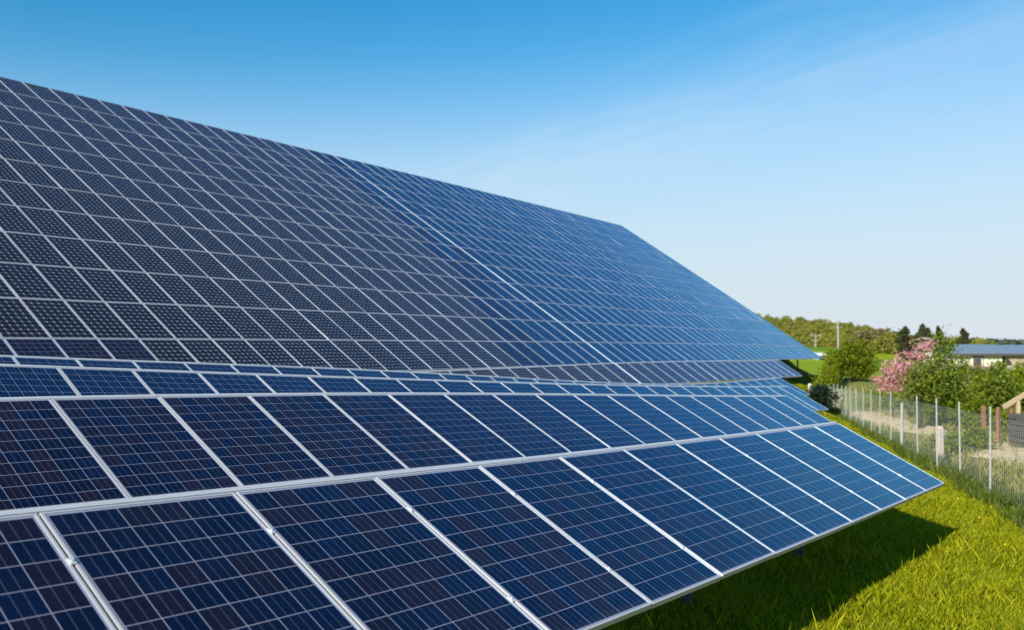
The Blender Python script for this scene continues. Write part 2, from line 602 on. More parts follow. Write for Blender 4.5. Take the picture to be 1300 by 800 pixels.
def ground_z(x, y):
    x = np.atleast_1d(np.asarray(x, float))
    y = np.atleast_1d(np.asarray(y, float))
    res = np.empty_like(x)
    for i in range(0, len(x), 20000):
        xs, ys = x[i:i + 20000, None], y[i:i + 20000, None]
        d2 = (xs - ctrl[None, :, 0]) ** 2 + (ys - ctrl[None, :, 1]) ** 2
        w = 1 / (d2 + 1.6) ** 2.2
        z = (w * ctrl[None, :, 2]).sum(1) / w.sum(1)
        res[i:i + 20000] = z
    d = np.hypot(x - 10, y - 40)
    far = np.clip((d - 110) / 120, 0, 1)
    far = far * far * (3 - 2 * far)
    return res * (1 - far) + (CAM_Z - 3.0) * far


def fence_side(x, y):
    """metres to the right of the fence line"""
    y = np.asarray(y)
    fx = FENCE_P0[0] + FENCE_DIR[0] * (y - 17.17)
    return (np.asarray(x) - fx) / math.hypot(FENCE_DIR[0], 1)


def warp(n, a, c):
    t = np.linspace(-1, 1, n)
    return np.sinh(t * a) / math.sinh(a) * 2500 + c


gx, gy = warp(230, 6.0, 6.0), warp(260, 6.0, 24.0)
GX, GY = np.meshgrid(gx, gy)
GZ = ground_z(GX.ravel(), GY.ravel()).reshape(GX.shape)
GZ = GZ - .03
nv = len(gx)
idx = np.arange(len(gy) * nv).reshape(len(gy), nv)
faces = np.stack([idx[:-1, :-1].ravel(), idx[:-1, 1:].ravel(), idx[1:, 1:].ravel(), idx[1:, :-1].ravel()], 1)


def ground_mat():
    m, t, b = new_mat('ground_turf')
    g = N(t, 'ShaderNodeNewGeometry')
    sep = N(t, 'ShaderNodeSeparateXYZ')
    t.links.new(g.outputs['Position'], sep.inputs[0])
    # right of the fence the turf is rough and partly dry
    side = math_node(t, 'SUBTRACT', sep.outputs[0],
                     math_node(t, 'MULTIPLY_ADD', sep.outputs[1], float(FENCE_DIR[0]), float(FENCE_P0[0] - FENCE_DIR[0] * 17.17)))
    n1 = N(t, 'ShaderNodeTexNoise')
    n1.inputs['Scale'].default_value = 0.35
    n1.inputs['Detail'].default_value = 7
    t.links.new(g.outputs['Position'], n1.inputs['Vector'])
    n2 = N(t, 'ShaderNodeTexNoise')
    n2.inputs['Scale'].default_value = 5
    n2.inputs['Detail'].default_value = 6
    t.links.new(g.outputs['Position'], n2.inputs['Vector'])
    lawn = mixc(t, n2.outputs['Fac'], (0.05, 0.07, 0.003), (0.16, 0.19, 0.005))
    dry = mixc(t, n2.outputs['Fac'], (0.11, 0.13, 0.02), (0.36, 0.30, 0.14))
    rough_ = mixc(t, math_node(t, 'MULTIPLY', n1.outputs['Fac'], 1.1), (0.06, 0.10, 0.01), dry)
    mr = N(t, 'ShaderNodeMapRange')
    mr.inputs['From Min'].default_value = -0.3
    mr.inputs['From Max'].default_value = 0.6
    t.links.new(math_node(t, 'ADD', side, math_node(t, 'MULTIPLY_ADD', n2.outputs['Fac'], 0.8, -0.4)), mr.inputs['Value'])
    near = mixc(t, mr.outputs['Result'], lawn, rough_)
    # beyond the works the land is mown fields in strips
    wv = N(t, 'ShaderNodeTexNoise')
    wv.inputs['Scale'].default_value = 1.0
    mp2 = N(t, 'ShaderNodeMapping')
    mp2.inputs['Scale'].default_value = (0.004, 0.035, 0.0)
    t.links.new(g.outputs['Position'], mp2.inputs['Vector'])
    t.links.new(mp2.outputs['Vector'], wv.inputs['Vector'])
    st = N(t, 'ShaderNodeMapRange')
    st.inputs['From Min'].default_value = 0.42
    st.inputs['From Max'].default_value = 0.58
    t.links.new(wv.outputs['Fac'], st.inputs['Value'])
    field = mixc(t, st.outputs['Result'], (0.09, 0.20, 0.006), (0.24, 0.28, 0.008))
    mr2 = N(t, 'ShaderNodeMapRange')
    mr2.inputs['From Min'].default_value = 60
    mr2.inputs['From Max'].default_value = 75
    t.links.new(sep.outputs[1], mr2.inputs['Value'])
    t.links.new(mixc(t, mr2.outputs['Result'], near, field), b.inputs['Base Color'])
    b.inputs['Roughness'].default_value = 0.95
    b.inputs['Specular IOR Level'].default_value = 0.1
    return m


me = np_mesh('ground', np.stack([GX.ravel(), GY.ravel(), GZ.ravel()], 1), faces, ground_mat())
me.polygons.foreach_set('use_smooth', [True] * len(me.polygons))
kind(link(bpy.data.objects.new('ground', me)), 'structure')


def gz(x, y):
    return float(ground_z(x, y)[0])


# ------------------------------------------------------------------ solar panels
GAP, FW, FH = 0.014, 0.0125, 0.040


def glass_mesh(w, l, mat):
    b = MB()
    x0, x1, y0, y1 = GAP / 2 + FW, w - GAP / 2 - FW, -GAP / 2 - FW, -l + GAP / 2 + FW
    b.quad((x0, y1, 0), (x1, y1, 0), (x1, y0, 0), (x0, y0, 0), 0, [(0, 1), (1, 1), (1, 0), (0, 0)])
    b.quad((x0, y0, -.006), (x1, y0, -.006), (x1, y1, -.006), (x0, y1, -.006), 1)
    return b.mesh('solar_panel', [mat, M_FRAME])


def frame_into(b, w, l, mi=0, gap=GAP, fw=FW):
    x0, x1, y0, y1 = gap / 2, w - gap / 2, -gap / 2, -l + gap / 2
    t, h = 0.003, FH
    for (ax, bx, ay, by) in ((x0, x1, y0 - fw, y0), (x0, x1, y1, y1 + fw), (x0, x0 + fw, y1 + fw, y0 - fw), (x1 - fw, x1, y1 + fw, y0 - fw)):
        b.hexa([(ax, ay, t - h), (bx, ay, t - h), (bx, by, t - h), (ax, by, t - h), (ax, ay, t), (bx, ay, t), (bx, by, t), (ax, by, t)], mi)


def frame_mesh(w, l):
    b = MB()
    frame_into(b, w, l)
    return b.mesh('panel_frame', M_FRAME)


def pmatrix(tl, tr, bl):
    tl, tr, bl = Vector(tl), Vector(tr), Vector(bl)
    x = (tr - tl).normalized()
    y = tl - bl
    y = (y - x * y.dot(x)).normalized()
    z = x.cross(y)
    m = Matrix((x, y, z)).transposed().to_4x4()
    m.translation = tl
    return m


GM = {k: glass_mesh(1.0, 1.57, m) for k, m in (('poly', M_POLY), ('blue', M_BLUE), ('mono', M_MONO), ('grey', M_GREY))}
FM = frame_mesh(1.0, 1.57)


def clamp_mesh():
    b = MB()
    b.box((0, 0, .004), (.026, .04, .005))
    b.tube([(0, 0, .006), (0, 0, .011)], .006, 6)
    return b.mesh('clamp', M_RAIL)


CM = clamp_mesh()


def solar_table(key, label, glass, clamps=False):
    T = TABLES[key]
    s0, s1, L_ = T['s0'], T['s1'], T['L']
    base = tpoint(T, (s0 + s1) / 2, L_)
    base[2] = gz(base[0], base[1])
    root = thing('solar_table', label, 'solar table', base, 'front tables of a single panel row')
    inv = Matrix.Translation(-Vector(base))
    for s in range(s0, s1):
        m = pmatrix(tpoint(T, s, 0), tpoint(T, s + 1, 0), tpoint(T, s, L_))
        g = glass(s) if callable(glass) else glass
        jig = Matrix.Rotation(random.gauss(0, .0016), 4, 'X') @ Matrix.Rotation(random.gauss(0, .0016), 4, 'Y')
        p = bpy.data.objects.new('solar_panel', GM[g])
        link(p, root)
        p.matrix_local = inv @ m @ jig
        f = bpy.data.objects.new('panel_frame', FM)
        link(f, p)
        if clamps and s > s0:
            for t in (.36, 1.21):
                c = bpy.data.objects.new('clamp', CM)
                link(c, root)
                c.matrix_local = inv @ m @ Matrix.Translation((0, -t, 0))
    # rails: one capping the top edge, two under the panels

    def along(t, dz, w, h, name, mat, s_a=s0, s_b=s1):
        b = MB()
        az, ti = R(T['az']), R(T['tilt'])
        up = Vector((math.cos(az) * math.sin(ti), -math.sin(az) * math.sin(ti), math.cos(ti)))
        for s in range(s_a, s_b):
            p, q = Vector(tpoint(T, s, t)) + up * dz, Vector(tpoint(T, s + 1, t)) + up * dz
            b.beam(p, q, w, h, up)
        o = b.build(name, mat, root)
        o.matrix_local = inv
        return o

    along(-.019, -.016, .034, .036, 'top_rail', M_RAIL)
    along(.36, -.062, .045, .044, 'support_rail', M_STEEL)
    along(1.21, -.062, .045, .044, 'support_rail', M_STEEL)
    # driven posts with a sloping brace
    ti, az = R(T['tilt']), R(T['az'])
    for s in np.arange(s0 + .8, s1 - .6, 3.0):
        p = tpoint(T, s, .24)
        gzz = gz(p[0], p[1])
        lo, hi = tpoint(T, s, 1.45), tpoint(T, s, .12)
        off = Vector((0, 0, -.12))
        b = MB()
        b.beam((p[0], p[1], gzz - .3), (p[0], p[1], p[2] - .13), .10, .07, (math.sin(az), math.cos(az), 0))
        o = b.build('post', M_STEEL, root)
        o.matrix_local = inv
        b = MB()
        b.beam(Vector(lo) + off, Vector(hi) + off, .05, .07)
        o = b.build('slope_beam', M_STEEL, root)
        o.matrix_local = inv
    return root


solar_table('A', 'nearest table of dark blue panels with its white bottom edge over the grass', 'poly', clamps=True)
solar_table('B', 'table of dark blue panels directly behind the nearest table', 'poly')
solar_table('C', 'narrow band of brighter blue panels, third table back from the camera', 'blue')
solar_table('D', 'thin sliver of blue panels sagging below the foot of the big field', 'blue')
solar_table('E', 'greyish panels widening to the right, just below the big sloping field', 'grey')

bs_ = [o for o in COL.objects if o.get('category') == 'solar table' and o['label'].startswith('greyish')][0]
b = MB()
p, q = Vector(tpoint(TABLES['E'], 26, 0)), Vector(tpoint(TABLES['E'], 26, 1.57))
b.beam(p + Vector((0, 0, .012)), q + Vector((0, 0, .010)), .030, .014, (0.47, -0.28, .84))
o = b.build('joint_strip', M_RAIL, bs_)
o.matrix_local = Matrix.Translation(-bs_.location)

# the big field, in two halves parted by a bright joint
FPW, FPL = 1.0, FQ[3]


def field_panel_mesh(mat):
    b = MB()
    gap, fw = .017, .0125
    x0, x1, y0, y1 = gap / 2 + fw, FPW - gap / 2 - fw, -gap / 2 - fw, -FPL + gap / 2 + fw
    b.quad((x0, y1, 0), (x1, y1, 0), (x1, y0, 0), (x0, y0, 0), 0, [(0, 1), (1, 1), (1, 0), (0, 0)])
    frame_into(b, FPW, FPL, 1, gap, fw)
    return b.mesh('solar_panel', [mat, M_FFRAME])


PM = {k: field_panel_mesh(m) for k, m in (('poly', M_POLY), ('blue', M_BLUE), ('mono', M_MONO), ('grey', M_GREY))}
JOINT = 24
MONO_END = [17, 18, 19, 20, 21, 21, 22, 22, 22, 22, 22, 22]


def field_kind(s, row):
    if s >= JOINT:
        return 'blue'
    if row == 0 and s < 3:
        return 'poly'
    e = MONO_END[row]
    if s < e:
        return 'mono'
    return 'poly' if s == e or (row * 7 + s * 5) % 6 == 0 else 'blue'


def solar_field(label, s_a, s_b):
    mid = fpoint((s_a + s_b) / 2, -1)
    base = np.array([mid[0], mid[1], gz(mid[0], mid[1])])
    root = thing('solar_field', label, 'solar field', base, 'halves of the big sloping field')
    inv = Matrix.Translation(-Vector(base))
    for row in range(12):
        r = row                                    # the row's top line
        # support rails of the row are the row's own mesh
        b = MB()
        for fr in (.25, .75):
            for s in range(s_a, s_b, 3):
                e = min(s + 3, s_b)
                p, q = fpoint(s + .02, r - fr), fpoint(e - .02, r - fr)
                b.beam(Vector(p) - Vector((0, 0, .10)), Vector(q) - Vector((0, 0, .10)), .05, .05)
        rowo = b.build('panel_row', M_STEEL, root)
        rowo.matrix_local = inv
        for s in range(s_a, s_b):
            m = pmatrix(fpoint(s, r), fpoint(s + 1, r), fpoint(s, r - 1))
            if s >= JOINT:
                m = m @ Matrix.Translation((.05, 0, 0))
            jig = Matrix.Rotation(random.gauss(0, .0022), 4, 'X') @ Matrix.Rotation(random.gauss(0, .0012), 4, 'Y') @ Matrix.Translation((random.gauss(0, .0015), random.gauss(0, .002), random.gauss(0, .0006)))
            p = bpy.data.objects.new('solar_panel', PM[field_kind(s, row)])
            link(p, rowo)
            p.matrix_local = m @ jig
    for row in range(0, 12, 2):
        for s in np.arange(s_a + 1, s_b - 3, 4.0):
            p = fpoint(s, row - .5)
            b = MB()
            b.beam((p[0], p[1], p[2] - 1.6), (p[0], p[1], p[2] - .13), .08, .08, (0, 1, 0))
            o = b.build('post', M_STEEL, root)
            o.matrix_local = inv
    return root


SF1 = solar_field('left half of the big sloping field, black panels with a few blue ones', -9, JOINT)
SF2 = solar_field('right half of the big sloping field, all blue panels beyond the bright joint', JOINT, 57)
b = MB()
for r in range(-1, 11):
    p, q = Vector(fpoint(JOINT + .025, r)), Vector(fpoint(JOINT + .025, r + 1))
    b.beam(p + Vector((0, 0, .012)), q + Vector((0, 0, .010)), .032, .014, (0.47, -0.28, .84))
o = b.build('joint_strip', M_RAIL, SF1)
o.matrix_local = Matrix.Translation(-SF1.location)

# ------------------------------------------------------------------ fence
post_px = [1700, 1480, 1372, 1303, 1254, 1216.5, 1187.5, 1163, 1143, 1129.4, 1115.6, 1105, 1095, 1086, 1079, 1072.5, 1068, 1062.5, 1057.5, 1052]
FH_POST = 1.75
fp = []
for px in post_px:
    k = ray(px, 435)[0]
    # intersect x = k*D with the fence's plan line
    D = (FENCE_P0[0] - FENCE_DIR[0] * 17.17) / (k - FENCE_DIR[0])
    x, y = fence_xy(D)
    fp.append((x, y, float(fence_z(D))))
fence = thing('wire_fence', 'wire mesh fence on pale steel posts along the right edge of the lawn', 'fence', fp[4])
finv = Matrix.Translation(-Vector(fp[4]))
for i, (x, y, z) in enumerate(fp):
    b = MB()
    lean = (random.gauss(0, .015), random.gauss(0, .015))
    b.tube([(0, 0, -.3), (0, 0, .2), (lean[0], lean[1], FH_POST + (.0 if i != 8 else -.28))], .018 if i != 8 else .042, 8)
    b.tube([(lean[0], lean[1], FH_POST - (.0 if i != 8 else .28)), (lean[0], lean[1], FH_POST + .02 - (.0 if i != 8 else .28))],
           [.024 if i != 8 else .055, .012], 8)
    o = b.build('fence_post', M_POST, fence)
    o.location = Vector((x, y, z)) - Vector(fp[4])
    if i < len(fp) - 1:
        x2, y2, z2 = fp[i + 1]
        p, q = np.array([x, y, z]), np.array([x2, y2, z2])
        b = MB()
        ln = np.linalg.norm(q - p)
        wr = .0017 if y < 35 else .0021
        nvw = int(ln / .14)
        dirn = Vector(q - p).normalized()
        for k in range(nvw + 1):
            c = p + (q - p) * (k / nvw)
            b.tube([c + (0, 0, .02), c + (0, 0, 1.58)], wr, 3, cap=False)
        for hgt in np.arange(.04, 1.60, .14):
            b.tube([p + (0, 0, hgt), (p + q) / 2 + (0, 0, hgt - .006), q + (0, 0, hgt)], wr, 3, cap=False)
        for hgt in (.06, .85, 1.6):
            b.tube([p + (0, 0, hgt), q + (0, 0, hgt)], .003, 4, cap=False)
        o = b.build('wire_mesh', M_WIRE, fence)
        o.matrix_local = finv

# ------------------------------------------------------------------ path
pth = [(1420, 640, 20), (1345, 606, 23), (1290, 585, 26), (1240, 563, 30.5), (1195, 550, 35), (1150, 540, 40), (1112, 531, 46), (1085, 522, 54)]
pp = np.array([at(*p)[:2] for p in pth])
tt = np.linspace(0, len(pp) - 1, 60)
cx = np.interp(tt, range(len(pp)), pp[:, 0])
cy = np.interp(tt, range(len(pp)), pp[:, 1])
ker = np.ones(7) / 7
cx[3:-3], cy[3:-3] = np.convolve(cx, ker, 'valid'), np.convolve(cy, ker, 'valid')
PATHXY = np.stack([cx, cy], 1)
tx, ty = np.gradient(cx), np.gradient(cy)
ln = np.hypot(tx, ty)
nxp, nyp = ty / ln, -tx / ln
b = MB()
cols_ = 7
wid = 1.15 + .18 * np.sin(np.arange(60) * .9) + .12 * rng.normal(size=60)
grid = []
for i in range(60):
    rowp = []
    for j in range(cols_):
        o_ = (j / (cols_ - 1) - .5) * 2 * wid[i]
        x, y = cx[i] + nxp[i] * o_, cy[i] + nyp[i] * o_
        rowp.append((x, y, gz(x, y) + .02 - .05 * (abs(j - 3) == 3)))
    grid.append(rowp)
for i in range(59):
    for j in range(cols_ - 1):
        b.quad(grid[i][j], grid[i][j + 1], grid[i + 1][j + 1], grid[i + 1][j])
M_SAND = plain('sandy_track', (0.56, 0.43, 0.28), 0.95, 0, 0.3, 2.2, 0.1)
kind(b.build('path', M_SAND), 'structure')

# ------------------------------------------------------------------ foliage helpers


def quads(centres, size, aspect=.6, flat=0.0, up=0.0):
    """one randomly turned leaf quad per centre"""
    n = len(centres)
    a = rng.normal(size=(n, 3))
    a[:, 2] *= (1 - flat)
    a /= np.linalg.norm(a, axis=1)[:, None]
    c = rng.normal(size=(n, 3))
    c[:, 2] += up
    b_ = np.cross(a, c)
    b_ /= np.linalg.norm(b_, axis=1)[:, None]
    sz = (np.asarray(size) * rng.uniform(.6, 1.35, n))[:, None]
    a, b_ = a * sz * .5, b_ * sz * .5 * aspect
    v = np.stack([centres - a, centres + b_ * .9 - a * .1, centres + a, centres - b_ * .9 + a * .1], 1).reshape(-1, 3)
    f = np.arange(n * 4).reshape(n, 4)
    return v, f


def lobes_points(lobes, nclump, nleaf, spread):
    """clumps spread through the outer volume of several ellipsoids"""
    vol = np.array([l[3] * l[4] * l[5] for l in lobes]) ** (2 / 3)
    pick = rng.choice(len(lobes), nclump, p=vol / vol.sum())
    d = rng.normal(size=(nclump, 3))
    d /= np.linalg.norm(d, axis=1)[:, None]
    rad = rng.uniform(.45, 1.05, nclump) ** .6
    lb = np.array(lobes)[pick]
    c = lb[:, :3] + d * lb[:, 3:6] * rad[:, None]
    sc = rng.uniform(.5, 1.4, nclump)
    pts = c[:, None, :] + rng.normal(size=(nclump, nleaf, 3)) * (spread * sc)[:, None, None] * np.array([1, 1, .75])
    return c, pts.reshape(-1, 3)


def tree(name, label, cat, base, lobes, nclump, nleaf, leaf, spread, mat, trunk_h, trunk_r, bark=None, group=None, crown='crown',
         extra=None, limbs=9, stems=1):
    bark = bark or M_BARK
    root = thing(name, label, cat, base, group)
    cl, pts = lobes_points(lobes, nclump, nleaf, spread)
    pts[:, 2] = np.maximum(pts[:, 2], .05)
    v, f = quads(pts, leaf)
    o = bpy.data.objects.new(crown, np_mesh(crown, v, f, mat))
    link(o, root)
    if extra:
        nm, emat, elobes, ecl, enl, elf, esp = extra
        _, pts = lobes_points(elobes, ecl, enl, esp)
        v, f = quads(pts, elf)
        link(bpy.data.objects.new(nm, np_mesh(nm, v, f, emat)), root)
    b = MB()
    for k in range(stems):
        ox, oy = (0, 0) if stems == 1 else (random.uniform(-.3, .3), random.uniform(-.3, .3))
        top = (ox + random.uniform(-.1, .1) * trunk_h, oy, trunk_h)
        b.tube([(ox, oy, -.25), (ox + .02, oy, trunk_h * .3), ((ox + top[0]) / 2, oy, trunk_h * .65), top],
               [trunk_r * 1.25, trunk_r, trunk_r * .8, trunk_r * .55], 8)
    for i in rng.choice(len(cl), min(limbs, len(cl)), replace=False):
        q = cl[i]
        p = np.array([0, 0, trunk_h * random.uniform(.55, .98)])
        mid = (p + q) / 2 + np.array([0, 0, .12 * trunk_h])
        b.tube([p, mid, q], [trunk_r * .5, trunk_r * .3, trunk_r * .1], 5)
    b.build('trunk', bark, root, smooth=True)
    return root


def base_at(px, D):
    x = ray(px, 435)[0] * D
    return (x, D, gz(x, D))


# ------------------------------------------------------------------ trees and shrubs beyond the fence
bs = base_at(1082, 62)
tree('green_tree', 'round mid green tree standing past the far end of the fence', 'tree', bs,
     [(0, 0, 1.75, 1.45, 1.3, 1.1), (-.5, 0, 1.3, 1.2, 1.1, 1.0), (.55, .1, 1.35, 1.2, 1.1, 1.0), (.1, 0, 2.5, .85, .8, .55), (0, 0, .8, 1.7, 1.2, .7)],
     330, 22, .17, .2, M_LEAFD, 1.5, .09)
bs = base_at(1053, 59)
tree('sapling', 'yellow green sapling beside the left of the round green tree', 'tree', bs,
     [(0, 0, 1.1, .55, .5, 1.0), (.1, 0, 2.1, .35, .35, .7), (-.15, 0, .7, .7, .6, .6)], 120, 20, .14, .16, M_LEAFY, 1.9, .04, limbs=6)
bs = base_at(1037, 46)  # fills the shaded gap; the shade is in its leaf colour
tree('shade_shrub', 'shrub with shade coloured into its leaves behind the right ends of the small tables', 'shrub', bs,
     [(0, 0, .7, .7, .6, .55), (.5, 0, .65, .5, .5, .55), (-.55, 0, .6, .6, .5, .45), (.1, 0, 1.1, .45, .4, .3)], 130, 22, .14, .14, M_LEAFSHADE, .7, .05, crown='foliage', limbs=5)

bs = base_at(1152, 47)
tree('blossom_tree', 'flowering tree with pink blossom behind the leafy garden tree', 'tree', bs,
     [(-1.05, 0, 2.15, .7, .7, .5), (-.5, 0, 2.6, .7, .7, .55), (.1, 0, 3.0, .75, .7, .55), (.75, 0, 3.45, .7, .6, .45), (1.35, 0, 3.9, .4, .4, .3),
      (-.9, 0, 1.75, .8, .6, .4), (.2, 0, 2.2, 1.0, .8, .6), (-.1, 0, 1.8, .7, .6, .35)],
     185, 24, .12, .14, M_PINK, 1.7, .08,
     extra=('young_leaves', M_LEAF, [(.4, 0, 2.0, 1.4, .8, .8), (.9, 0, 3.0, .7, .6, .6)], 90, 16, .12, .18))
bs = base_at(1166, 38)
tree('garden_tree', 'leafy green garden tree with a dark trunk just behind the fence', 'tree', bs,
     [(.5, 0, 2.2, 1.1, .9, .7), (.15, 0, 1.75, .85, .8, .6), (1.0, 0, 2.6, .75, .7, .6), (1.0, 0, 3.2, .5, .5, .5), (1.35, .1, 1.9, .8, .7, .6),
      (1.1, .1, 1.45, .9, .7, .5), (.2, 0, 1.2, .6, .5, .4), (1.3, 0, 3.65, .25, .25, .3), (.95, 0, 3.85, .22, .22, .35)],
     300, 20, .13, .17, M_LEAF, 1.5, .10, limbs=14)
bs = base_at(1228, 40)
tree('leafy_shrub', 'loose light green shrub to the right of the leafy garden tree', 'shrub', bs,
     [(0, 0, 1.2, .9, .8, .7), (.6, 0, 1.6, .7, .7, .6), (-.5, 0, 1.2, .7, .7, .6), (.2, 0, .6, 1.2, .8, .5)], 190, 20, .13, .17, M_LEAFY, 1.0, .05,
     crown='foliage', limbs=8, stems=3)
bs = base_at(1264, 37)
tree('rounded_shrub', 'dense mid green shrub with a dark stem behind the red brown posts', 'shrub', bs,
     [(0, 0, 1.7, .75, .7, .55), (-.4, 0, 1.4, .65, .6, .45), (.5, 0, 1.5, .65, .6, .5), (.2, 0, 2.3, .3, .3, .45)], 210, 20, .13, .15, M_LEAF, 1.35, .12,
     crown='foliage', limbs=9)
bs = base_at(1297, 38)
tree('corner_shrub', 'bright green shrub at the right border above the grey boards', 'shrub', bs,
     [(0, 0, 1.7, .6, .6, .6), (.5, 0, 1.5, .8, .7, .7), (.1, 0, 1.3, .7, .6, .5), (.1, 0, 2.2, .35, .35, .4)], 190, 20, .13, .15, M_LEAFY, 1.3, .06,
     crown='foliage', limbs=8)
# low hedge behind the far fence
for px, D, w_, lab in ((1118, 55, 2.0, 'low yellow green bush below the pink blossom'), (1212, 44, 1.5, 'low green bush right behind the leafy garden tree'),
                       (1247, 46, 1.2, 'low green bush in front of the cream wall of the blue roofed building')):
    bs = base_at(px, D)
    tree('low_bush', lab, 'shrub', bs, [(0, 0, .65, w_, .8, .5), (.5, 0, .8, w_ * .6, .7, .5)], 130, 20, .14, .18,
         M_LEAFY if px < 1150 else M_LEAF, .6, .04, crown='foliage', limbs=5, group='low bushes behind the fence')
for px, D, hh, lab in ((1221, 60, 2.2, 'slim young tree before the cream wall, nearest the leafy garden tree'),
                       (1240, 58, 1.9, 'slim young tree before the middle of the cream wall'),
                       (1263, 57, 2.3, 'slim young tree before the right end of the cream wall')):
    bs = base_at(px, D)
    tree('young_tree', lab, 'tree', bs, [(0, 0, hh * .5, .5, .5, hh * .3), (.15, 0, hh * .8, .28, .28, hh * .22), (-.4, 0, hh * .35, .5, .5, hh * .25)],
         90, 16, .14, .15, M_LEAF, hh * .8, .04, limbs=6, group='young trees before the cream wall')
# bushes along the back of the track
for px, D, r_, lab, mt in ((1178, 45, .8, 'dark green bush behind the fence right of the garden tree trunk', M_LEAFD),
                           (1200, 42, .95, 'dark green bush across the track, between two pale posts', M_LEAFD),
                           (1228, 36, .8, 'green bush left of the red brown posts', M_LEAFD),
                           (1278, 34, .55, 'small bush between the red brown post and the grey boards', M_LEAFD)):
    bs = base_at(px, D)
    tree('verge_bush', lab, 'shrub', bs, [(0, 0, r_ * .7, r_, r_ * .8, r_ * .7), (.3, 0, r_ * .9, r_ * .7, r_ * .6, r_ * .6)], 110, 20, .13, .16, mt, .5, .04,
         crown='foliage', limbs=5, group='bushes on the far side of the track')
# bushes on the near verge of the track
for px, D, r_, lab in ((1206, 26.5, .42, 'dark low plant on the verge beside the pinkish concrete post'), (1236, 27, .4, 'dark low plant on the verge between the two nearest posts')):
    bs = base_at(px, D)
    tree('verge_plant', lab, 'plant', bs, [(0, 0, .3, r_ * 1.3, r_, .25)], 60, 18, .11, .12, M_LEAFD, .2, .02, crown='foliage', limbs=3,
         group='low plants on the near verge')


def conifer(px, pyt, D, wid_, label):
    bs = base_at(px, D)
    top = at(px, pyt, D)[2] - bs[2]
    root = thing('conifer', label, 'tree', bs, 'dark conifers on the skyline')
    n = 3600
    h = rng.uniform(.08, 1, n) ** .9
    an = rng.uniform(0, 2 * PI, n)
    lay = 1 + .35 * np.sin(h * 23 + 2 * np.sin(an + px)) + .3 * np.sin(an * 3 + px + h * 9)
    rr = .9 * wid_ * (1 - h) ** .55 * rng.uniform(.25, 1.0, n) * lay
    c = np.stack([rr * np.cos(an) + .25 * np.sin(h * 6 + px), rr * np.sin(an), h * top * (1 - .06 * rng.random(n))], 1)
    v, f = quads(c, .38, .5)
    link(bpy.data.objects.new('crown', np_mesh('crown', v, f, M_CONIFER)), root)
    b = MB()
    b.tube([(0, 0, -.3), (0, 0, top * .5), (0, 0, top * .97)], [.22, .15, .03], 7)
    b.build('trunk', M_BARK, root)


for a in ((1150, 414, 130, 1.6, 'leftmost dark conifer, standing apart above the tan trees'),
          (1170, 411, 128, 1.5, 'tallest dark conifer, left one of the close pair above the blossom tree'),
          (1180, 416, 126, 1.3, 'shorter dark conifer, right one of the close pair above the blossom tree'),
          (1191, 414, 120, .9, 'slim dark conifer between the close pair and the thin mast'),
          (1222, 417, 135, 1.3, 'dark conifer alone at the right, over the end of the blue roof')):
    conifer(*a)

# tan budding trees below the wood
for i, (px, pyt, D, w_, lab) in enumerate(((1098, 421, 150, 3.2, 'tan budding tree above the round green tree'),
                                           (1118, 417, 155, 3.4, 'tan budding tree at the foot of the wooded hill'),
                                           (1137, 421, 145, 2.8, 'olive budding tree left of the leftmost conifer'),
                                           (1160, 425, 140, 3.0, 'olive budding tree under the tallest conifer'),
                                           (1206, 430, 138, 3.2, 'low olive tree left of the lone conifer'),
                                           (1242, 433, 150, 3.6, 'low olive tree right of the lone conifer'),
                                           (1183, 424, 137, 3.0, 'olive tree filling the gap behind the close pair of conifers'),
                                           (1126, 426, 142, 3.2, 'olive tree half hidden behind the left end of the blossom'))):
    bs = base_at(px, D)
    h = at(px, pyt, D)[2] - bs[2]
    tree('budding_tree', lab, 'tree', bs, [(0, 0, h * .68, w_ * .6, w_ * .6, h * .28), (-w_ * .3, 0, h * .5, w_ * .5, w_ * .5, h * .25),
                                          (w_ * .35, 0, h * .52, w_ * .5, w_ * .5, h * .26), (0, 0, h * .25, w_ * .8, w_ * .5, h * .2)],
         150, 14, .5, .4, M_TAN if i < 2 else M_FOREST, h * .6, .16, M_BARKPALE, group='budding trees below the wood', limbs=12)

# wooded hill far behind: one mass
pts, trunks = [], MB()
ntree = 900
for k in range(ntree):
    px = rng.uniform(900, 1150)
    D = rng.uniform(230, 330)
    x = ray(px, 435)[0] * D
    top_py = np.interp(px, [900, 965, 985, 1020, 1060, 1090, 1110, 1125, 1150], [389, 392, 396, 398, 402, 407, 412, 419, 429])
    frac = (D - 230) / 100
    py_t = top_py + (1 - frac) * (447 - top_py) * rng.uniform(.55, 1.0) + rng.uniform(-.5, 3)
    zt = at(px, py_t, D)[2]
    hh = rng.uniform(5.5, 9)
    n = 170
    d = rng.normal(size=(n, 3))
    d /= np.linalg.norm(d, axis=1)[:, None]
    d[:, 2] = np.abs(d[:, 2]) * 1.1 - .35
    rw = rng.uniform(1.5, 2.6)
    pts.append(np.array([x, D, zt - hh * .42]) + d * np.array([rw, rw, hh * .42]) * rng.uniform(.6, 1, (n, 1)))
    zb = min(zt - hh, gz(x, D) + 0.0)
    trunks.tube([(x, D, zt - hh * 1.1), (x, D, zt - hh * .3)], [.22, .1], 4, cap=False)
pts = np.concatenate(pts)
v, f = quads(pts, .62, .75)
wood = kind(link(bpy.data.objects.new('far_wood', np_mesh('far_wood', v, f, M_FOREST))), 'stuff')
tag(wood, 'green wooded hill on the skyline beyond the end of the solar field', 'wood')
t_ = trunks.build('wood_trunks', M_BARKPALE, wood)
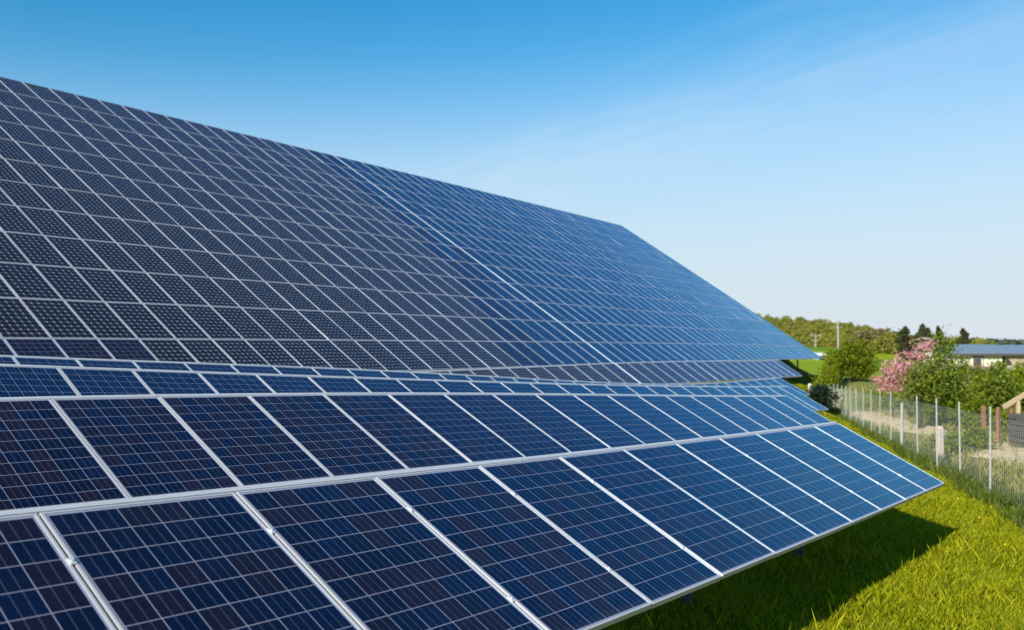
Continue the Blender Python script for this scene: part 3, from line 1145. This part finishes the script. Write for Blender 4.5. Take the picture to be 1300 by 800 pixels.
# the hill the wood stands on
b = MB()
xs = np.linspace(880, 1165, 40)
ring = []
for px in xs:
    top_py = np.interp(px, [880, 965, 985, 1020, 1060, 1090, 1110, 1125, 1165], [389, 392, 396, 398, 402, 407, 412, 419, 438])
    col_ = []
    for D, fr in ((215, 0), (245, .28), (280, .62), (325, .9), (360, .95), (460, 0)):
        zt = at(px, top_py, 325)[2]
        edge = min(1, (px - 880) / 40, (1165 - px) / 25)
        g0 = gz(ray(px, 435)[0] * D, D)
        z = g0 - .3 + max(0, (zt - 5 - g0)) * fr * max(0, edge)
        col_.append((ray(px, 435)[0] * D, D, z))
    ring.append(col_)
for i in range(len(ring) - 1):
    for j in range(5):
        b.quad(ring[i][j], ring[i + 1][j], ring[i + 1][j + 1], ring[i][j + 1])
M_HILL = plain('wood_floor', (0.085, 0.085, 0.03), 0.95, 0, 0.4, .12, .1)
kind(b.build('hill', M_HILL, smooth=True), 'structure')

# woods along the far horizon
pts = []
for k in range(900):
    px = rng.uniform(1120, 1700)
    D = rng.uniform(700, 1000)
    x = ray(px, 435)[0] * D
    top = at(px, 431.5 + 1.2 * math.sin(px * .05) + rng.uniform(-.8, 1.2), D)[2]
    c = np.array([x, D, (top + CAM_Z - 3) / 2]) + rng.normal(size=(14, 3)) * np.array([6, 6, max(.4, (top - CAM_Z + 3) / 4.5)])
    c[:, 2] = np.minimum(c[:, 2], top)
    pts.append(c)
v, f = quads(np.concatenate(pts), 4.5, .8)
w2 = kind(link(bpy.data.objects.new('horizon_wood', np_mesh('horizon_wood', v, f, M_FARWOOD))), 'stuff')
tag(w2, 'dark bluish line of woods along the far horizon at the right', 'wood')

# ------------------------------------------------------------------ buildings
def building(px0, px1, py_eave, py_ridge, D, depth, label, roofm, wallm, name, cat, nwin=4, door=True):
    x0, x1 = ray(px0, 435)[0] * D, ray(px1, 435)[0] * D
    ze, zr = at(px0, py_eave, D)[2], at(px0, py_ridge, D + depth / 2)[2]
    zg = min(gz(x0, D), gz(x1, D)) - .2
    root = thing(name, label, cat, ((x0 + x1) / 2, D + depth / 2, zg))
    c = np.array(root.location)
    w2_, d2_ = (x1 - x0) / 2, depth / 2
    b = MB()
    wh = ze - zg
    b.hexa([(-w2_, -d2_, 0), (w2_, -d2_, 0), (w2_, d2_, 0), (-w2_, d2_, 0), (-w2_, -d2_, wh), (w2_, -d2_, wh), (w2_, d2_, wh), (-w2_, d2_, wh)])
    i = len(b.v)
    b.v += [(-w2_, -d2_, wh), (-w2_, d2_, wh), (-w2_, 0, zr - zg - .05), (w2_, -d2_, wh), (w2_, d2_, wh), (w2_, 0, zr - zg - .05)]
    b.f += [(i, i + 2, i + 1), (i + 3, i + 4, i + 5)]
    b.m += [0, 0]
    b.build('wall', wallm, root)
    b = MB()
    ov = .45
    sl = (zr - ze) / d2_
    for s_ in (-1, 1):
        y_e, z_e = s_ * (d2_ + ov), wh - ov * sl
        a0, a1 = (-w2_ - ov, y_e, z_e), (w2_ + ov, y_e, z_e)
        r0, r1 = (-w2_ - ov, 0, zr - zg), (w2_ + ov, 0, zr - zg)
        up = .1
        pts_ = [a0, a1, r1, r0] if s_ < 0 else [r0, r1, a1, a0]
        b.hexa([*pts_, *[(p[0], p[1], p[2] + up) for p in pts_]])
    b.build('roof', roofm, root)
    b = MB()
    b.box((0, -d2_ - ov - .012, wh - ov * sl - .05), (2 * w2_ + 2 * ov, .03, .22))  # dark board standing in for the shade under the eaves
    b.build('eaves_shade_board', M_DARK, root)
    for k in range(nwin):
        cx_ = -w2_ + 2 * w2_ * (k + .5) / nwin
        f_ = MB()
        ww, hh, zc = .9, .9, wh * .55
        for dx, dz, sx, sz in ((0, hh / 2, ww + .1, .08), (0, -hh / 2, ww + .1, .08), (-ww / 2, 0, .08, hh - .08), (ww / 2, 0, .08, hh - .08)):
            f_.box((cx_ + dx, -d2_ - .03, zc + dz), (sx, .06, sz))
        fo = f_.build('window', M_TRIM, root)
        g_ = MB()
        g_.box((cx_, -d2_ - .008, zc), (ww - .06, .012, hh - .06))
        g_.build('pane', M_GLASSWIN, fo)
    if door:
        d_ = MB()
        d_.box((w2_ * .05, -d2_ - .02, 1.0), (.95, .04, 2.0))
        do = d_.build('door', M_DARK, root)
        h_ = MB()
        h_.tube([(w2_ * .05 + .35, -d2_ - .04, 1.0), (w2_ * .05 + .35, -d2_ - .1, 1.0)], .025, 6)
        h_.build('handle', M_STEEL, do)
    return root


building(1208, 1272, 448.5, 438.5, 84, 7, 'cream walled low building under a long blue sheet roof', M_BLUEROOF, M_WALL, 'farm_building', 'building', 1)
building(1275.5, 1400, 448.5, 439, 85, 7, 'tan walled low building under blue roof, at the right border', M_BLUEROOF, M_WALLTAN, 'farm_building', 'building', 2)
building(1243, 1254, 469, 466, 62, 3, 'small shed with an orange tiled roof below the cream wall', M_ORANGE, M_WALLTAN, 'garden_shed', 'shed', 1, False)
building(1185, 1193, 432.5, 429.5, 100, 4, 'small house with a pale roof showing above the blossom tree', M_WALLTAN, M_WALLTAN, 'small_house', 'house', 1, False)
building(1040.5, 1046.5, 451.5, 448.8, 110, 3, 'tiny white hut in the field at the tip of the solar field', M_WHITE, M_WHITE, 'field_hut', 'hut', 1, False)


def pole(px, pyt, D, r, label, cross=True, name='utility_pole', mat=None, cat='pole', group=None):
    bs = base_at(px, D)
    h = at(px, pyt, D)[2] - bs[2]
    root = thing(name, label, cat, bs, group)
    b = MB()
    b.tube([(0, 0, -.4), (0, 0, h)], [r, r * .6], 8)
    b.build('shaft', mat or M_CONCPOLE, root)
    if cross:
        b = MB()
        for dz in (.35, 1.2):
            b.beam((-.8, -.0, h - dz), (.8, .0, h - dz), .08, .08)
        c_ = b.build('crossarm', mat or M_CONCPOLE, root)
        for dx in (-.8, 0, .8):
            i_ = MB()
            i_.tube([(dx, 0, h - .30), (dx, 0, h - .1)], [.05, .07], 6)
            i_.build('insulator', M_TRIM, c_)
    return root


pole(1064, 407, 150, .16, 'tall pale utility pole in front of the wooded hill', group='poles before the wood')
pole(1035.5, 424, 165, .12, 'shorter pale utility pole, half hidden at the edge of the field', group='poles before the wood')
# mast with a small head
bs = base_at(1202.5, 70)
h = at(1203, 412, 70)[2] - bs[2]
root = thing('mast', 'thin pale mast with a small bent head above the garden tree', 'mast', bs)
b = MB()
b.tube([(0, 0, -.3), (0, 0, h * .97)], [.06, .03], 6)
b.build('shaft', M_CONCPOLE, root)
b = MB()
b.tube([(0, 0, h * .97), (.1, 0, h), (.3, 0, h + .02), (.42, 0, h - .12)], .035, 6)
b.build('head', M_CONCPOLE, root)

# ------------------------------------------------------------------ small things behind the fence
def post_obj(name, label, cat, px, pyt, D, w, mat, group=None, cap=False):
    bs = base_at(px, D)
    h = at(px, pyt, D)[2] - bs[2]
    b = MB()
    t_ = w / 2
    # square post with bevelled head
    b.hexa([(-t_, -t_, -.3), (t_, -t_, -.3), (t_, t_, -.3), (-t_, t_, -.3), (-t_, -t_, h - .06), (t_, -t_, h - .06), (t_, t_, h - .06), (-t_, t_, h - .06)])
    k = .65
    b.hexa([(-t_, -t_, h - .06), (t_, -t_, h - .06), (t_, t_, h - .06), (-t_, t_, h - .06), (-t_ * k, -t_ * k, h), (t_ * k, -t_ * k, h), (t_ * k, t_ * k, h), (-t_ * k, t_ * k, h)])
    o = b.build(name, mat)
    o.location = bs
    o.rotation_euler = (random.gauss(0, .02), random.gauss(0, .02), random.uniform(0, .5))
    return tag(o, label, cat, group)


post_obj('concrete_post', 'short pinkish concrete post just behind the fence', 'post', 1191, 541, 24.5, .14, M_CONC)
post_obj('timber_post', 'red brown timber post, left one of the pair by the track', 'post', 1247, 516, 31, .11, M_REDWOOD, 'red brown timber posts')
post_obj('timber_post', 'red brown timber post, right one of the pair by the track', 'post', 1265, 517, 29.5, .095, M_REDWOOD, 'red brown timber posts')
post_obj('marker_post', 'short white post among the dark shrub at the far fence end', 'post', 1028, 487, 49, .13, M_WHITE)
# board bin
D = 28
bs = base_at(1313, D)
hb = at(1313, 526, D)[2] - bs[2]
root = thing('compost_bin', 'grey board bin stacked from weathered planks at the right border', 'bin', bs)
nb = 6
for k in range(nb):
    b = MB()
    z0, z1 = hb * k / nb + .012, hb * (k + 1) / nb - .012
    j = random.uniform(-.015, .015)
    b.box((0, -.5 + j, (z0 + z1) / 2), (1.15, .035, z1 - z0))
    b.box((0, .5 + j, (z0 + z1) / 2), (1.15, .035, z1 - z0))
    b.box((-.56 + j, 0, (z0 + z1) / 2), (.035, .96, z1 - z0))
    b.box((.56 + j, 0, (z0 + z1) / 2), (.035, .96, z1 - z0))
    b.build('board', M_GREYWOOD, root)
for sx in (-.52, .52):
    for sy in (-.46, .46):
        b = MB()
        b.box((sx, sy, (hb + .12) / 2), (.07, .07, hb + .12))
        b.build('corner_post', M_REDWOOD, root)
# sloping rail on a prop
D = 32
p0_, p1_ = at(1274, 517, D), at(1322, 488, D + .5)
bs = base_at(1292, D)
root = thing('sloping_rail', 'pale timber rail sloping up to the right on a short prop', 'rail', bs)
b = MB()
b.beam(Vector(p0_) - Vector(bs), Vector(p1_) - Vector(bs), .10, .14)
b.build('beam', M_PALEWOOD, root)
for px in (1292, 1316):
    fr = (px - 1274) / (1322 - 1274)
    pr = p0_ + (p1_ - p0_) * fr
    b = MB()
    g_ = gz(pr[0], pr[1])
    b.beam((pr[0] - bs[0], pr[1] - bs[1], g_ - bs[2] - .2), (pr[0] - bs[0], pr[1] - bs[1], pr[2] - bs[2] - .08), .1, .1, (0, 1, 0))
    b.build('prop', M_PALEWOOD, root)

# ------------------------------------------------------------------ grass
PANELS_XY = None


def blades(xy, hgt, wid_, lean, zoff=-.03):
    n = len(xy)
    z = ground_z(xy[:, 0], xy[:, 1]) + zoff
    an = rng.uniform(0, 2 * PI, n)
    h = hgt * rng.uniform(.55, 1.3, n)
    w = wid_ * rng.uniform(.7, 1.3, n)
    dx, dy = np.cos(an) * w / 2, np.sin(an) * w / 2
    la = rng.uniform(0, 2 * PI, n)
    lm = lean * h * rng.uniform(.2, 1.2, n)
    lx, ly = np.cos(la) * lm, np.sin(la) * lm
    p = np.stack([xy[:, 0], xy[:, 1], z], 1)
    v = np.empty((n, 4, 3))
    v[:, 0] = p + np.stack([-dx, -dy, 0 * h], 1)
    v[:, 1] = p + np.stack([dx, dy, 0 * h], 1)
    v[:, 2] = p + np.stack([lx * .45 + dx * .7, ly * .45 + dy * .7, h * .6], 1)
    v[:, 3] = p + np.stack([lx, ly, h], 1)
    return v.reshape(-1, 3), np.arange(n * 4).reshape(n, 4)


def lawn_sample(n, ymin, ymax, smin, smax):
    """random lawn points: y band, s = metres right of the fence (negative: lawn side)"""
    y = rng.uniform(ymin, ymax, n)
    s = rng.uniform(smin, smax, n)
    x = FENCE_P0[0] + FENCE_DIR[0] * (y - 17.17) + s * math.hypot(FENCE_DIR[0], 1)
    return np.stack([x, y], 1)


vv, ff, off = [], [], 0
for (ymin, ymax, smin, dens, hgt, wd) in ((5.5, 9.5, -6.5, 3000, .085, .008), (9.5, 13.5, -5.6, 2300, .085, .009), (13.5, 20, -4.8, 1300, .085, .012),
                                          (20, 32, -5.0, 500, .09, .02), (32, 62, -8.5, 130, .12, .04)):
    n = int((ymax - ymin) * (-smin) * dens)
    xy = lawn_sample(n, ymin, ymax, smin, 0.15)
    # tufts: height follows a slow noise
    hn = .75 + .5 * (np.sin(xy[:, 0] * 2.1 + 1.3 * np.sin(xy[:, 1] * 1.7)) * np.sin(xy[:, 1] * 2.6 + xy[:, 0])) * .6 + .25 * rng.random(n)
    v, f = blades(xy, hgt * hn, wd, .75)
    vv.append(v)
    ff.append(f + off)
    off += len(v)
for (ymin, ymax, smin, dens) in ((5.5, 12, -6.5, 55), (12, 22, -5, 35)):
    n = int((ymax - ymin) * (-smin) * dens)
    xy = lawn_sample(n, ymin, ymax, smin, 0.1)
    keep = np.sin(xy[:, 0] * 1.3 + 2 * np.sin(xy[:, 1] * .8)) + rng.normal(size=n) * .7 > .1
    v, f = blades(xy[keep], .19, .007, .55)
    vv.append(v)
    ff.append(f + off)
    off += len(v)
g_ = kind(link(bpy.data.objects.new('lawn_grass', np_mesh('lawn_grass', np.concatenate(vv), np.concatenate(ff), M_GRASS))), 'stuff')
tag(g_, 'sunlit yellow green lawn grass between the panels and the fence', 'grass')

# unmown strip at the fence foot
vv, ff, off = [], [], 0
for (ymin, ymax, dens, wd) in ((8, 20, 420, .014), (20, 34, 200, .022), (34, 60, 80, .04)):
    n = int((ymax - ymin) * .9 * dens)
    xy = lawn_sample(n, ymin, ymax, -.42, .45)
    v, f = blades(xy, .24, wd, .5)
    vv.append(v)
    ff.append(f + off)
    off += len(v)
g_ = kind(link(bpy.data.objects.new('fence_grass', np_mesh('fence_grass', np.concatenate(vv), np.concatenate(ff), M_TALLGRASS))), 'stuff')
tag(g_, 'long unmown grass growing along the foot of the fence', 'grass')

# rough dry grass beyond the fence, kept off the track
vv, ff, off = [], [], 0
for (ymin, ymax, smax, dens, hgt, wd) in ((10, 20, 8, 260, .22, .016), (20, 32, 11, 130, .24, .025), (32, 60, 16, 40, .26, .045)):
    n = int((ymax - ymin) * smax * dens)
    xy = lawn_sample(n, ymin, ymax, .4, smax)
    d = np.min(np.hypot(xy[:, 0][:, None] - PATHXY[None, ::2, 0], xy[:, 1][:, None] - PATHXY[None, ::2, 1]), axis=1)
    patch = np.sin(xy[:, 0] * .9 + 2 * np.sin(xy[:, 1] * .5)) + np.sin(xy[:, 1] * .7) + rng.normal(size=n) * .6
    xy = xy[((d > 1.0 + .35 * rng.random(n)) | (rng.random(n) < .13)) & (patch > -.6)]
    v, f = blades(xy, hgt, wd, .6)
    vv.append(v)
    ff.append(f + off)
    off += len(v)
g_ = kind(link(bpy.data.objects.new('rough_grass', np_mesh('rough_grass', np.concatenate(vv), np.concatenate(ff), M_DRY))), 'stuff')
tag(g_, 'rough half dry grass between the fence and the sandy track', 'grass')

# dandelions on the lawn
def dandelion_mesh():
    b = MB()
    b.tube([(0, 0, 0), (.01, 0, .06), (.012, .004, .115)], [.003, .0028, .0025], 5, 1)
    b.tube([(.012, .004, .112), (.012, .004, .122), (.012, .004, .134)], [.004, .012, .008], 9, 0)
    return b.mesh('dandelion', [M_YELLOW, M_LEAFY])


DM = dandelion_mesh()
for (px, py) in ((1183, 592), (1230, 619), (1265, 634), (1200, 645), (1243, 665), (1170, 596), (1285, 652), (1218, 640), (1256, 650), (1276, 700)):
    D = 12.0
    for _ in range(25):
        p = at(px, py, D)
        D *= 1 + .5 * ((CAM_Z - gz(p[0], p[1])) / (CAM_Z - p[2]) - 1)
    o = bpy.data.objects.new('dandelion', DM)
    link(o)
    o.location = (p[0], p[1], gz(p[0], p[1]) - .03)
    o.rotation_euler = (random.gauss(0, .15), random.gauss(0, .15), random.uniform(0, 6))
    tag(o, 'small yellow dandelion flower standing in the sunlit lawn', 'flower', 'dandelions in the lawn')
